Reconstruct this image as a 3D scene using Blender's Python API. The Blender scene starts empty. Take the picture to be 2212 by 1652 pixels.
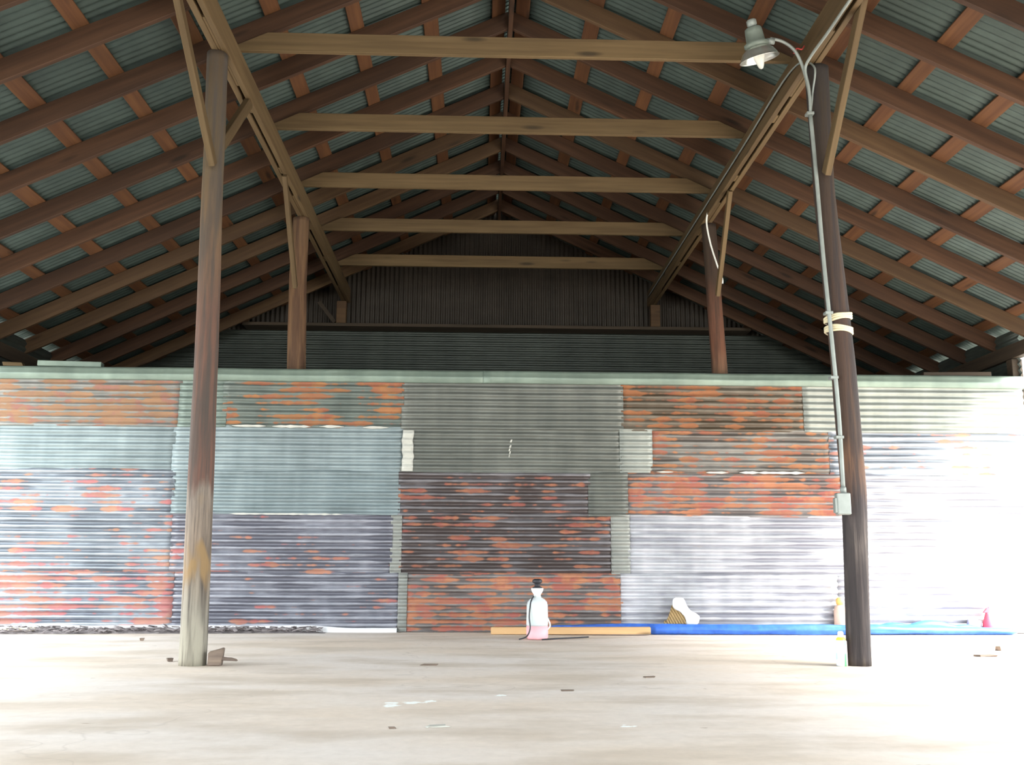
import bpy, bmesh, math, random
from mathutils import Vector, Matrix, noise
random.seed(7)
S = bpy.context.scene
COL = S.collection

# ---------------------------------------------------------------- camera
cam_d = bpy.data.cameras.new('camera'); cam = bpy.data.objects.new('camera', cam_d); COL.objects.link(cam)
PITCH, YAW, ROLL, EYE = 0.1832, 0.0327, 0.0043, 0.57
fw = Vector((math.sin(YAW)*math.cos(PITCH), math.cos(YAW)*math.cos(PITCH), math.sin(PITCH)))
rt = Vector((math.cos(YAW), -math.sin(YAW), 0)); up = rt.cross(fw)
r2 = rt*math.cos(ROLL) + up*math.sin(ROLL); u2 = -rt*math.sin(ROLL) + up*math.cos(ROLL)
M = Matrix((r2, u2, -fw)).transposed().to_4x4(); M.translation = Vector((0, 0, EYE))
cam.matrix_world = M
cam_d.sensor_width = 36; cam_d.lens = 2139.8/2212*36; cam_d.clip_start = 0.05; cam_d.clip_end = 300
S.camera = cam

# ---------------------------------------------------------------- sky and exposure
w = bpy.data.worlds.new('world'); S.world = w; w.use_nodes = True
nt = w.node_tree; nt.nodes.clear()
bg = nt.nodes.new('ShaderNodeBackground'); wo = nt.nodes.new('ShaderNodeOutputWorld')
bg.inputs[0].default_value = (0.90, 0.97, 1.0, 1); bg.inputs[1].default_value = 1.0
nt.links.new(bg.outputs[0], wo.inputs[0])
sl = bpy.data.lights.new('sun', 'SUN'); so = bpy.data.objects.new('sun', sl); COL.objects.link(so)
sl.energy = 2.9; sl.angle = math.radians(38); sl.color = (1.0, 0.95, 0.88)
so.rotation_euler = Vector((-0.62, 0.30, -0.72)).to_track_quat('-Z', 'Y').to_euler()
S.view_settings.view_transform = 'Standard'; S.view_settings.look = 'None'
S.view_settings.exposure = 3.28; S.view_settings.gamma = 1; S.view_settings.use_curve_mapping = False

# ---------------------------------------------------------------- building dimensions
XR, ZR, SL = 0.22, 4.945, 0.4734       # ridge x, underside of rafters at the ridge, roof slope
YF, YB, YW = -9.0, 12.3, 8.9           # roof front (extended unseen behind camera to cut front light), far wall, partition wall
HALF = 4.83
ANG = math.atan(SL)
WH = 2.325

# ---------------------------------------------------------------- node helpers
class N:
    def __init__(s, name):
        s.m = bpy.data.materials.new(name); s.m.use_nodes = True; s.t = s.m.node_tree
        s.b = s.t.nodes['Principled BSDF']
    def n(s, t, **k):
        x = s.t.nodes.new(t)
        for a, b in k.items(): setattr(x, a, b)
        return x
    def l(s, a, b): s.t.links.new(a, b)
    def coord(s, sc=(1, 1, 1), rnd=True, snapz=None):
        tc = s.n('ShaderNodeTexCoord'); v = tc.outputs['Object']
        if rnd:
            oi = s.n('ShaderNodeObjectInfo'); mu = s.n('ShaderNodeMath', operation='MULTIPLY'); mu.inputs[1].default_value = 57.3
            s.l(oi.outputs['Random'], mu.inputs[0])
            ad = s.n('ShaderNodeVectorMath', operation='ADD'); s.l(v, ad.inputs[0]); s.l(mu.outputs[0], ad.inputs[1]); v = ad.outputs[0]
        mp = s.n('ShaderNodeMapping'); mp.inputs['Scale'].default_value = sc; s.l(v, mp.inputs[0])
        return mp.outputs[0]
    def noise(s, v, scale=1, detail=4, rough=.55):
        x = s.n('ShaderNodeTexNoise'); x.inputs['Scale'].default_value = scale
        x.inputs['Detail'].default_value = detail; x.inputs['Roughness'].default_value = rough
        s.l(v, x.inputs['Vector']); return x.outputs[0]
    def ramp(s, f, a, b, c0=(0, 0, 0, 1), c1=(1, 1, 1, 1)):
        x = s.n('ShaderNodeValToRGB'); e = x.color_ramp.elements
        e[0].position = a; e[1].position = b; e[0].color = c0; e[1].color = c1
        s.l(f, x.inputs[0]); return x.outputs[0]
    def mix(s, f, a, b, mode='MIX'):
        x = s.n('ShaderNodeMix', data_type='RGBA', blend_type=mode)
        for i, q in ((0, f), (6, a), (7, b)):
            if isinstance(q, (tuple, list)): x.inputs[i].default_value = (*q[:3], 1)
            elif isinstance(q, (int, float)): x.inputs[i].default_value = q
            else: s.l(q, x.inputs[i])
        return x.outputs[2]
    def math(s, op, a, b=0.0):
        x = s.n('ShaderNodeMath', operation=op)
        for i, q in ((0, a), (1, b)):
            if isinstance(q, (int, float)): x.inputs[i].default_value = q
            else: s.l(q, x.inputs[i])
        return x.outputs[0]
    def bump(s, h, st=.3, d=.01):
        x = s.n('ShaderNodeBump'); x.inputs['Strength'].default_value = st; x.inputs['Distance'].default_value = d
        s.l(h, x.inputs['Height']); s.l(x.outputs[0], s.b.inputs['Normal'])
    def fin(s, col, rough=.7, metal=0.0, spec=.3):
        if isinstance(col, tuple): s.b.inputs['Base Color'].default_value = (*col[:3], 1)
        else: s.l(col, s.b.inputs['Base Color'])
        s.b.inputs['Roughness'].default_value = rough; s.b.inputs['Metallic'].default_value = metal
        s.b.inputs['Specular IOR Level'].default_value = spec
        return s.m

def wood(name, base, dark, knots=True, blotch=.35, rough=.75):
    k = N(name)
    g = k.noise(k.coord((1.2, 26, 26)), 1, 5)
    c = k.mix(k.ramp(g, .38, .68), dark, base)
    bl = k.noise(k.coord((1.1, 3.5, 3.5)), 1, 3)
    c = k.mix(k.ramp(bl, .45, .75, (0, 0, 0, 1), (blotch,)*3+(1,)), c, tuple(x*.45 for x in base))
    if knots:
        v = k.n('ShaderNodeTexVoronoi'); k.l(k.coord((1.5, 7, 7)), v.inputs['Vector']); v.inputs['Scale'].default_value = 1
        c = k.mix(k.ramp(v.outputs['Distance'], .07, .17, (1, 1, 1, 1), (0, 0, 0, 1)), c, tuple(x*.28 for x in base))
    oi = k.n('ShaderNodeObjectInfo')
    c = k.mix(1.0, c, k.ramp(oi.outputs['Random'], 0, 1, (.78, .76, .74, 1), (1.12, 1.1, 1.06, 1)), 'MULTIPLY')
    k.bump(g, .25, .004)
    return k.fin(c, rough)

def plain(name, col, rough=.6, metal=0.0, var=.25, scale=9):
    k = N(name); g = k.noise(k.coord((1, 1, 1)), scale, 4)
    return k.fin(k.mix(k.ramp(g, .3, .7), tuple(x*(1-var) for x in col), col), rough, metal)

def sheet(name, base, cov=0.0, a=(.62, .22, .07), b=(.36, .07, .05), under=None, ucov=0.0, metal=.45, rough=.42, blobs=.40, swap=.5):
    k = N(name)
    # streaks run along the sheet and differ from one corrugation to the next
    tc = k.n('ShaderNodeTexCoord'); sp = k.n('ShaderNodeSeparateXYZ'); k.l(tc.outputs['Object'], sp.inputs[0])
    oi = k.n('ShaderNodeObjectInfo'); rnd = k.math('MULTIPLY', oi.outputs['Random'], 41.0)
    row = k.math('FLOOR', k.math('ADD', k.math('DIVIDE', sp.outputs[2], .06), .0))
    cb = k.n('ShaderNodeCombineXYZ'); k.l(k.math('ADD', k.math('MULTIPLY', sp.outputs[0], 4.2), rnd), cb.inputs[0])
    k.l(k.math('MULTIPLY', row, 7.31), cb.inputs[1]); k.l(k.math('MULTIPLY', sp.outputs[2], 3.0), cb.inputs[2])
    st = k.noise(cb.outputs[0], 1, 3, .6)
    cb2 = k.n('ShaderNodeCombineXYZ'); k.l(k.math('ADD', k.math('MULTIPLY', sp.outputs[0], 2.8), rnd), cb2.inputs[0]); k.l(k.math('MULTIPLY', sp.outputs[2], 3.4), cb2.inputs[1]); k.l(rnd, cb2.inputs[2])
    bl = k.noise(cb2.outputs[0], 1, 3, .5)
    f = k.math('ADD', k.math('MULTIPLY', st, 1-blobs), k.math('MULTIPLY', bl, blobs))
    fine = k.noise(k.coord((2, 8, 8)), 1.5, 6, .65)
    ph = k.math('MULTIPLY', k.math('COSINE', k.math('MULTIPLY', sp.outputs[2], 2*math.pi/.06)), -.055)
    if cov > 0: f = k.math('ADD', f, ph)
    c = k.mix(k.ramp(fine, .3, .7), tuple(x*.80 for x in base), tuple(min(1, x*1.12) for x in base))
    gr = k.noise(k.coord((1.3, 1, 2.2)), 1.4, 3)
    c = k.mix(k.ramp(gr, .42, .66, (0, 0, 0, 1), (.42,)*3+(1,)), c, tuple(x*.62 for x in base))
    cbv = k.n('ShaderNodeCombineXYZ'); k.l(k.math('ADD', k.math('MULTIPLY', sp.outputs[0], 5.5), rnd), cbv.inputs[0]); k.l(k.math('MULTIPLY', sp.outputs[2], .5), cbv.inputs[1])
    c = k.mix(1.0, c, k.ramp(k.noise(cbv.outputs[0], 1, 2), .36, .64, (.84, .85, .85, 1), (1.06, 1.05, 1.04, 1)), 'MULTIPLY')
    if under:
        cb3 = k.n('ShaderNodeCombineXYZ'); k.l(k.math('ADD', k.math('MULTIPLY', sp.outputs[0], 1.0), rnd), cb3.inputs[0]); k.l(k.math('MULTIPLY', row, 3.7), cb3.inputs[1])
        u = k.noise(cb3.outputs[0], 1, 4, .6)
        c = k.mix(k.ramp(k.math('ADD', k.math('ADD', k.math('MULTIPLY', u, .5), k.math('MULTIPLY', gr, .5)), k.math('MULTIPLY', ph, 1.5)), .62-ucov*.3, .72-ucov*.3), c, under)
    if cov > 0:
        p = .68-cov*.36
        rc = k.mix(k.ramp(k.noise(cb2.outputs[0], 1.9, 3), swap-.05, swap+.05), a, b)
        rc = k.mix(k.ramp(fine, .35, .7), rc, tuple(x*.7 for x in a))
        rf = k.ramp(k.math('ADD', f, k.math('MULTIPLY', k.math('SUBTRACT', fine, .5), .12)), p, p+.045)
        c = k.mix(k.math('MULTIPLY', rf, .85), c, rc)
        mm = k.math('MULTIPLY', k.math('SUBTRACT', 1.0, rf), metal); k.fin(c, rough, metal, .4); k.l(mm, k.b.inputs['Metallic'])
        rr = k.math('ADD', k.math('MULTIPLY', rf, .4), rough); k.l(rr, k.b.inputs['Roughness'])
    else:
        k.fin(c, rough, metal, .4)
    k.bump(k.noise(k.coord((5, 5, 14)), 1, 4), .25, .006)
    return k.m

MT = {}
MT['tie'] = wood('sawn_pine', (0.116, 0.0768, 0.0357), (0.0782, 0.0493, 0.0211))
MT['header'] = wood('beam_pine', (0.128, 0.085, 0.0404), (0.085, 0.0531, 0.0234))
MT['rafter'] = wood('brown_rafter', (0.063, 0.0295, 0.0144), (0.036, 0.0162, 0.00792))
MT['rafter_light'] = wood('light_rafter', (0.0938, 0.054, 0.0252), (0.0612, 0.0324, 0.0152))
MT['purlin'] = wood('orange_purlin', (0.108, 0.0466, 0.0172), (0.0718, 0.028, 0.0108), blotch=.5)
MT['plate'] = wood('dark_plate', (0.065, 0.045, 0.03), (0.035, 0.025, 0.016), False)
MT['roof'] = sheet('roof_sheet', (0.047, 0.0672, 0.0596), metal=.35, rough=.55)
MT['galv_blue'] = sheet('galvanised_blue', (0.232, 0.28, 0.292), metal=.3)
MT['galv_gray'] = sheet('galvanised_gray', (0.135, 0.141, 0.126), metal=.3)
MT['galv_green'] = sheet('galvanised_green', (0.168, 0.21, 0.185), metal=.3)
MT['galv_light'] = sheet('galvanised_light', (.47, .47, .50), .02, (.30, .27, .25), (.30, .27, .25), (.23, .23, .26), .38, metal=.3)
MT['pale'] = sheet('pale_lap', (0.274, 0.281, 0.259), metal=.2)
MT['r_orange'] = sheet('rust_orange', (.20, .195, .18), .60, (.29, .15, .075), (.27, .10, .085), metal=.3, swap=.53)
MT['r_streak'] = sheet('rust_streaked', (.125, .145, .13), .50, (.34, .135, .045), (.27, .08, .04), metal=.3)
MT['r_brown'] = sheet('rust_brown', (.125, .105, .08), .46, (.28, .105, .04), (.21, .06, .035), (.062, .044, .028), .6, metal=.2)
MT['r_mixed'] = sheet('rust_mixed', (.18, .17, .155), .46, (.34, .14, .06), (.26, .07, .05), (.09, .075, .065), .5, metal=.3)
MT['r_spots'] = sheet('rust_spots', (.34, .37, .41), .32, (.46, .24, .15), (.42, .13, .14), (.15, .165, .19), .5, metal=.5, rough=.4)
MT['r_pink'] = sheet('rust_pink', (.34, .37, .41), .56, (.44, .20, .14), (.42, .12, .13), (.14, .15, .18), .5, metal=.45, rough=.4)
MT['r_dark'] = sheet('rust_dark', (.19, .18, .19), .36, (.33, .13, .07), (.24, .065, .055), (.075, .06, .058), .66, metal=.4, rough=.4)
MT['r_purple'] = sheet('rust_purple', (.33, .335, .38), .26, (.40, .18, .11), (.36, .09, .10), (.13, .13, .155), .56, metal=.45, rough=.4)
MT['r_red'] = sheet('rust_red', (.21, .195, .19), .58, (.42, .17, .085), (.31, .085, .07), (.11, .09, .085), .5, metal=.3)
MT['galv_top'] = sheet('galvanised_top', (.26, .275, .25), metal=.3)
MT['cap'] = sheet('cap_metal', (0.185, 0.234, 0.194), metal=.3, rough=.45)
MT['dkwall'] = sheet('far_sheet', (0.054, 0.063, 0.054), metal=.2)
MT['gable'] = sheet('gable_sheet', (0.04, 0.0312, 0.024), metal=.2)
MT['conduit'] = plain('conduit_grey', (0.269, 0.294, 0.275), .5, .3)
MT['white_p'] = plain('white_plastic', (.86, .87, .86), .4, var=.05)
MT['black_p'] = plain('black_plastic', (.03, .03, .035), .45)
MT['blue'] = plain('blue_tarp', (.05, .16, .62), .42, var=.35, scale=14)

# ---------------------------------------------------------------- object helpers
def tag(o, label=None, cat=None, group=None, kind=None):
    if label: o['label'] = label
    if cat: o['category'] = cat
    if group: o['group'] = group
    if kind: o['kind'] = kind
    return o
def link(name, bm, mat, parent=None, smooth=False, solid=0, wn=True):
    me = bpy.data.meshes.new(name); bmesh.ops.recalc_face_normals(bm, faces=bm.faces[:]) if wn else None
    bm.to_mesh(me); bm.free()
    me.materials.append(MT[mat] if isinstance(mat, str) else mat)
    for p in me.polygons: p.use_smooth = smooth
    o = bpy.data.objects.new(name, me); COL.objects.link(o)
    if parent: o.parent = parent
    if solid:
        md = o.modifiers.new('thickness', 'SOLIDIFY'); md.thickness = solid
    return o
def empty(name, loc=(0, 0, 0)):
    o = bpy.data.objects.new(name, None); COL.objects.link(o); o.location = loc; o.empty_display_size = .1; return o
def hexa(bm, pts, bev=0.0):
    v = [bm.verts.new(p) for p in pts]
    fs = [bm.faces.new([v[i] for i in q]) for q in ((0, 3, 2, 1), (4, 5, 6, 7), (0, 1, 5, 4), (1, 2, 6, 5), (2, 3, 7, 6), (3, 0, 4, 7))]
    if bev:
        es = list({e for f in fs for e in f.edges})
        bmesh.ops.bevel(bm, geom=es, offset=bev, segments=1, affect='EDGES')
def boxp(x0, x1, y0, y1, z0, z1, s0=0.0, s1=0.0):
    # s0 / s1 shift the upper corners of the two ends along x
    return [(x0, y0, z0), (x1, y0, z0), (x1, y1, z0), (x0, y1, z0), (x0+s0, y0, z1), (x1+s1, y0, z1), (x1+s1, y1, z1), (x0+s0, y1, z1)]
def board(name, p0, p1, depth, thick, mat, side=(0, 1, 0), s0=0.0, s1=0.0, parent=None, bev=.003):
    """a sawn board from p0 to p1: bottom centre line; local x along it, 'side' is the thickness direction"""
    p0 = Vector(p0); p1 = Vector(p1); x = (p1-p0); L = x.length; x.normalize()
    y = Vector(side); y = (y - x*y.dot(x)).normalized(); z = x.cross(y)
    if z.z < 0: y = -y; z = -z
    bm = bmesh.new(); hexa(bm, boxp(0, L, -thick/2, thick/2, 0, depth, s0, s1), bev)
    o = link(name, bm, mat)
    m = Matrix((x, y, z)).transposed().to_4x4(); m.translation = p0
    if parent: o.parent = parent; o.matrix_local = parent.matrix_world.inverted() @ m if False else Matrix.Translation(-Vector(parent.location)) @ m
    else: o.matrix_world = m
    return o
def tube(bm, pts, r, n=10, closed=True):
    pts = [Vector(p) for p in pts]; rings = []
    rs = r if isinstance(r, (list, tuple)) else [r]*len(pts)
    prev = None
    for i, p in enumerate(pts):
        d = (pts[min(i+1, len(pts)-1)]-pts[max(i-1, 0)]).normalized()
        a = Vector((0, 0, 1)) if prev is None else prev
        if abs(d.dot(a)) > .95 and prev is None: a = Vector((1, 0, 0))
        u = (a-d*a.dot(d)).normalized(); v = d.cross(u); prev = u
        rings.append([bm.verts.new(p+(u*math.cos(2*math.pi*k/n)+v*math.sin(2*math.pi*k/n))*rs[i]) for k in range(n)])
    for a, b in zip(rings, rings[1:]):
        for k in range(n): bm.faces.new((a[k], a[(k+1) % n], b[(k+1) % n], b[k]))
    if closed: bm.faces.new(rings[0][::-1]); bm.faces.new(rings[-1])
def smooth_path(pts, k=6):
    pts = [Vector(p) for p in pts]; out = []
    P = [pts[0]]+pts+[pts[-1]]
    for i in range(1, len(P)-2):
        for j in range(k):
            t = j/k; a, b, c, d = P[i-1], P[i], P[i+1], P[i+2]
            out.append(.5*((2*b)+(c-a)*t+(2*a-5*b+4*c-d)*t*t+(3*b-a-3*c+d)*t**3))
    out.append(pts[-1]); return out
def lathe(bm, prof, n=24, c=(0, 0, 0)):
    c = Vector(c); rings = []
    for r, z in prof:
        if r < 1e-5: rings.append([bm.verts.new(c+Vector((0, 0, z)))])
        else: rings.append([bm.verts.new(c+Vector((r*math.cos(2*math.pi*k/n), r*math.sin(2*math.pi*k/n), z))) for k in range(n)])
    for a, b in zip(rings, rings[1:]):
        for k in range(n):
            q = [a[k % len(a)], a[(k+1) % len(a)], b[(k+1) % len(b)], b[k % len(b)]]
            u = []
            for v in q:
                if v not in u: u.append(v)
            if len(u) > 2: bm.faces.new(u)

# ---------------------------------------------------------------- floor and ground
k = N('concrete')
c = k.mix(k.ramp(k.noise(k.coord((.5, .9, 1), False), 1.0, 4), .40, .62), (.76, .69, .64), (.73, .62, .52))
c = k.mix(k.ramp(k.noise(k.coord((1.2, 2.6, 1), False), 1.0, 5), .46, .66, (0, 0, 0, 1), (.75,)*3+(1,)), c, (.53, .44, .35))
c = k.mix(k.ramp(k.noise(k.coord((6, 6, 6), False), 3, 6, .7), .30, .7, (.25,)*3+(1,), (0, 0, 0, 1)), c, (.38, .33, .28))
c = k.mix(k.ramp(k.noise(k.coord((5, 11, 1), False), 1.6, 3, .55), .725, .76), c, (.40, .32, .25))
vo = k.n('ShaderNodeTexVoronoi', feature='DISTANCE_TO_EDGE'); vo.inputs['Scale'].default_value = .33
wv = k.n('ShaderNodeVectorMath', operation='ADD'); k.l(k.coord((1, 1, 1), False), wv.inputs[0])
ns = k.n('ShaderNodeTexNoise'); ns.inputs['Scale'].default_value = 2.0; k.l(k.coord((1, 1, 1), False), ns.inputs[0]); k.l(ns.outputs['Color'], wv.inputs[1])
k.l(wv.outputs[0], vo.inputs['Vector'])
c = k.mix(k.ramp(vo.outputs['Distance'], .0006, .0016, (.2,)*3+(1,), (0, 0, 0, 1)), c, (.30, .25, .21))
tcn = k.n('ShaderNodeTexCoord')
for px, py, pr in ((-.27, 4.38, .06), (-.36, 4.29, .055), (-.20, 4.43, .035), (.10, 4.62, .03), (-.36, 4.37, .04), (.55, 3.75, .03), (-2.6, 4.4, .05)):
    d = k.n('ShaderNodeVectorMath', operation='DISTANCE'); d.inputs[1].default_value = (px, py, 0)
    k.l(tcn.outputs['Object'], d.inputs[0])
    e = k.math('ADD', d.outputs['Value'], k.math('MULTIPLY', k.math('SUBTRACT', k.noise(k.coord((22, 22, 22), False), 1, 3), .5), .12))
    c = k.mix(k.ramp(e, pr*.55, pr*.75, (1, 1, 1, 1), (0, 0, 0, 1)), c, (.88, .90, .88))
k.bump(k.noise(k.coord((9, 9, 9), False), 2, 6), .2, .006)
MT['concrete'] = k.fin(c, .8, 0, .25)
bm = bmesh.new(); hexa(bm, boxp(-4.75, 5.25, -9.6, 12.45, -.35, 0))  # slab runs on unseen behind the camera with the roof, added for the light
tag(link('floor', bm, 'concrete'), 'pale stained concrete slab floor', kind='structure')
k = N('gravel'); c = k.mix(k.noise(k.coord((1, 1, 1), False), 6, 6), (.30, .29, .26), (.46, .45, .41)); MT['gravel'] = k.fin(c, .9)
bm = bmesh.new()
hexa(bm, boxp(-40, 45, -30, 60, -1.1, -1.0))
tag(link('ground', bm, 'gravel'), 'pale gravel yard around the shed', kind='structure')

# ---------------------------------------------------------------- corrugated sheets
def corr(bm, u0, u1, v0, v1, f, pitch=.06, amp=.0085, per=8, useg=30, dent=.003, seed=0.0, lap=0.0):
    """corrugation across v; f(u, v, h) -> point"""
    nv = max(2, int(round((v1-v0)/pitch*per))); rows = []
    for j in range(nv+1):
        v = v0+(v1-v0)*j/nv; row = []
        for i in range(useg+1):
            u = u0+(u1-u0)*i/useg
            h = amp*math.cos(2*math.pi*v/pitch + .35*noise.noise((u*1.3+seed, v*2, seed)))
            h += dent*noise.noise((u*1.7+seed, v*3.1, 5.0)) + dent*.7*noise.noise((u*5+seed, v*9, 9.0))
            vv = v + .004*noise.noise((u*1.1, 3.3+seed, 2.0))
            row.append(bm.verts.new(f(u, vv, h)))
        rows.append(row)
    for a, b in zip(rows, rows[1:]):
        for i in range(useg): bm.faces.new((a[i], a[i+1], b[i+1], b[i]))

# roof covering, corrugations run down the slope
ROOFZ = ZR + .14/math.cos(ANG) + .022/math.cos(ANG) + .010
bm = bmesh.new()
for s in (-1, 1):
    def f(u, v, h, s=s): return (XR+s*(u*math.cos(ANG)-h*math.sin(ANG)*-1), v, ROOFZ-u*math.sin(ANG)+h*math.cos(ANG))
    corr(bm, 0.0, 5.62, YF-.25, YB+.15, f, per=8, useg=12, amp=.0075)  # stretch behind the camera is added to hold back frontal daylight
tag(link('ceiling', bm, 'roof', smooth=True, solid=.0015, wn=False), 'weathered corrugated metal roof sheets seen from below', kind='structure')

# ---------------------------------------------------------------- roof timbers
ordn = ['nearest', 'second', 'third', 'fourth', 'fifth', 'sixth', 'seventh', 'eighth', 'ninth', 'tenth', 'eleventh', 'twelfth', 'thirteenth', 'fourteenth', 'fifteenth']
Y0 = 5.722
ks = list(range(-3, 11))
light = {(-1, 6), (-1, 7), (1, -2), (1, 2), (1, 5), (-1, 10)}
tiek = (1, 3, 5, 7, 9)
for s in (-1, 1):
    sn = 'left' if s < 0 else 'right'
    for n_, kk in enumerate(ks):
        y = Y0+kk*.61-.019
        p0 = (XR+s*.021, y, ZR-SL*.021); p1 = (XR+s*5.0, y, ZR-SL*5.0)
        o = board('rafter', p0, p1, .14, .038, 'rafter_light' if (s, kk) in light else 'rafter', s0=-.14*SL, s1=-.14*SL)
        tone = 'lighter tan' if (s, kk) in light else 'reddish brown'
        tag(o, f'{tone} sloping rafter, {ordn[n_]} from the front on the {sn} roof slope', 'rafter', f'rafters of the {sn} roof slope')
pd = [.03, .58, 1.12, 1.62, 2.13, 2.65, 3.15, 3.65, 4.15, 4.63]
pn = ['directly beside the ridge board', 'first below the ridge', 'second below the ridge', 'third below the ridge', 'fourth below the ridge', 'fifth below the ridge', 'sixth below the ridge', 'seventh below the ridge', 'eighth below the ridge', 'lowest, along the eave']
for s in (-1, 1):
    sn = 'left' if s < 0 else 'right'
    for i, d in enumerate(pd):
        wv_ = (.118, .125, .11)[i % 3]
        cz = ZR+.14/math.cos(ANG)+.0006
        if i == 0: d += .012
        d = d+wv_/2*math.cos(ANG)
        p = Vector((XR+s*d, 0, cz-SL*d))
        o = board('purlin', (p.x, YF-.2, p.z), (p.x, YB, p.z), .019, wv_, 'purlin', side=(math.cos(ANG), 0, -s*math.sin(ANG)))
        tag(o, f'orange-brown roof purlin board under the {sn} slope, {pn[i]}', 'purlin', f'purlins of the {sn} roof slope')
o = board('ridge_board', (XR, YF-.2, ZR-.03), (XR, YB-.05, ZR-.03), .17, .038, 'rafter', side=(1, 0, 0))
tag(o, 'long brown ridge board where the two roof slopes meet', 'beam')

for n_, kk in enumerate(tiek):
    y = Y0+kk*.61-.038-.020
    zb = 4.002
    d = (ZR-zb)/SL-.01
    o = board('tie_beam', (XR-d, y, zb), (XR+d, y, zb), .138, .038, 'tie', s0=.138/SL, s1=-.138/SL)
    tag(o, ['nearest and highest in view light pine cross tie, its right end behind the hanging lamp', 'light pine cross tie, second from the front', 'light pine cross tie, third from the front, middle one of five', 'light pine cross tie, fourth from the front', 'farthest, dimmest pine cross tie, lowest in view'][n_], 'cross beam', 'pine cross ties between the two beams')

# headers: two plies with spacer blocks
def header(xi, s, label):
    e = empty('header_beam', (xi, YF, 3.82))
    for j, xc in enumerate((xi+s*.019, xi+s*.079)):
        board('beam_ply', (xc, YF-.2, 3.818), (xc, 12.14, 3.818), .18, .038, 'header', side=(1, 0, 0), parent=e)
    for y0, y1 in ((-9.2, -8.4), (-4.2, -3.4), (.9, 1.3), (2.9, 3.4), (5.55, 6.42), (6.72, 6.84), (7.86, 7.98), (8.5, 9.4), (10.3, 10.42), (11.4, 12.14)):
        board('spacer_block', (xi+s*.049, y0, 3.824), (xi+s*.049, y1, 3.824), .16, .0215, 'header', side=(1, 0, 0), parent=e)
    tag(e, label, 'beam')
header(-1.645, -1, 'long double-ply timber beam running from front to back on the left poles')
header(2.112, 1, 'long double-ply timber beam running from front to back on the right poles')

# knee braces
def brace(p0, p1, label, d=.085, t=.038, side=(1, 0, 0)):
    o = board('knee_brace', p0, p1, d, t, 'tie', side=side)
    tag(o, label, 'brace', 'knee braces between poles and beams')
brace((-1.775, 5.16, 3.85), (-1.68, 5.86, 3.00), 'pale knee brace rising towards the camera in front of the near left pole', .07)
brace((-1.685, 6.10, 3.21), (-1.672, 6.70, 3.80), 'short knee brace rising away behind the near left pole', .085)
brace((-1.655, 7.88, 3.76), (-1.655, 8.56, 2.985), 'pale knee brace in front of the far left pole', .06)
brace((2.235, 5.22, 3.86), (2.19, 5.86, 3.01), 'pale knee brace rising towards the camera in front of the near right pole', .08)
brace((2.175, 8.15, 3.80), (2.195, 8.80, 3.03), 'pale knee brace in front of the far right pole', .06)

# ---------------------------------------------------------------- poles
def pole_mat(name, zones, streak_d, spots):
    k = N(name)
    tc = k.n('ShaderNodeTexCoord'); sp = k.n('ShaderNodeSeparateXYZ'); k.l(tc.outputs['Object'], sp.inputs[0])
    wob = k.math('MULTIPLY', k.math('SUBTRACT', k.noise(k.coord((14, 14, 2.5)), 1, 4), .5), .35)
    z = k.math('DIVIDE', k.math('ADD', sp.outputs[2], wob), 4.0)
    x = k.n('ShaderNodeValToRGB'); k.l(z, x.inputs[0]); e = x.color_ramp.elements
    e[0].position = zones[0][0]/4; e[0].color = (*zones[0][1], 1); e[1].position = zones[-1][0]/4; e[1].color = (*zones[-1][1], 1)
    for zz, cc in zones[1:-1]:
        q = e.new(zz/4); q.color = (*cc, 1)
    c = x.outputs[0]
    g = k.noise(k.coord((30, 30, 1.3)), 1, 6, .65)
    c = k.mix(k.ramp(g, .38, .54, (.8,)*3+(1,), (0, 0, 0, 1)), c, streak_d)
    g2 = k.noise(k.coord((9, 9, 1.0)), 1, 3)
    c = k.mix(k.ramp(g2, .50, .62, (0, 0, 0, 1), (.75,)*3+(1,)), c, streak_d)
    if spots:
        g3 = k.noise(k.coord((7, 7, 2.2)), 1, 2)
        m = k.math('MULTIPLY', k.ramp(g3, .57, .64), k.ramp(z, spots[0]/4, (spots[0]+.1)/4))
        m = k.math('MULTIPLY', m, k.ramp(z, spots[1]/4, (spots[1]+.15)/4, (1, 1, 1, 1), (0, 0, 0, 1)))
        c = k.mix(m, c, spots[2])
    k.bump(g, .7, .012)
    return k.fin(c, .85)
MT['poleL'] = pole_mat('pole_weathered', [(0, (0.31, 0.285, 0.223)), (.3, (0.248, 0.223, 0.18)), (.62, (0.223, 0.167, 0.124)), (.98, (0.20, 0.16, 0.13)), (1.06, (0.12, 0.060, 0.044)), (2.1, (0.105, 0.056, 0.040)), (2.6, (0.118, 0.0744, 0.0434)), (3.1, (0.093, 0.0651, 0.0372)), (3.85, (0.0527, 0.036, 0.0223))], (0.0527, 0.0434, 0.0372), (.45, .80, (0.21, 0.135, 0.065)))
MT['poleR'] = pole_mat('pole_dark', [(0, (0.11, 0.088, 0.066)), (.08, (0.0715, 0.0578, 0.055)), (.5, (0.066, 0.0523, 0.0495)), (.75, (0.121, 0.099, 0.088)), (.95, (0.0605, 0.0468, 0.0468)), (1.2, (0.143, 0.077, 0.0468)), (1.35, (0.066, 0.0413, 0.0303)), (2.0, (0.055, 0.033, 0.0248)), (3.85, (0.0303, 0.0231, 0.0165))], (0.0248, 0.0209, 0.022), (1.05, 1.4, (0.231, 0.105, 0.0495)))
MT['poleB'] = pole_mat('pole_brown', [(0, (0.1, 0.06, 0.035)), (2.3, (0.15, 0.085, 0.045)), (2.9, (0.13, 0.07, 0.035)), (3.85, (0.1, 0.0575, 0.03))], (0.05, 0.025, 0.015), None)
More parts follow.
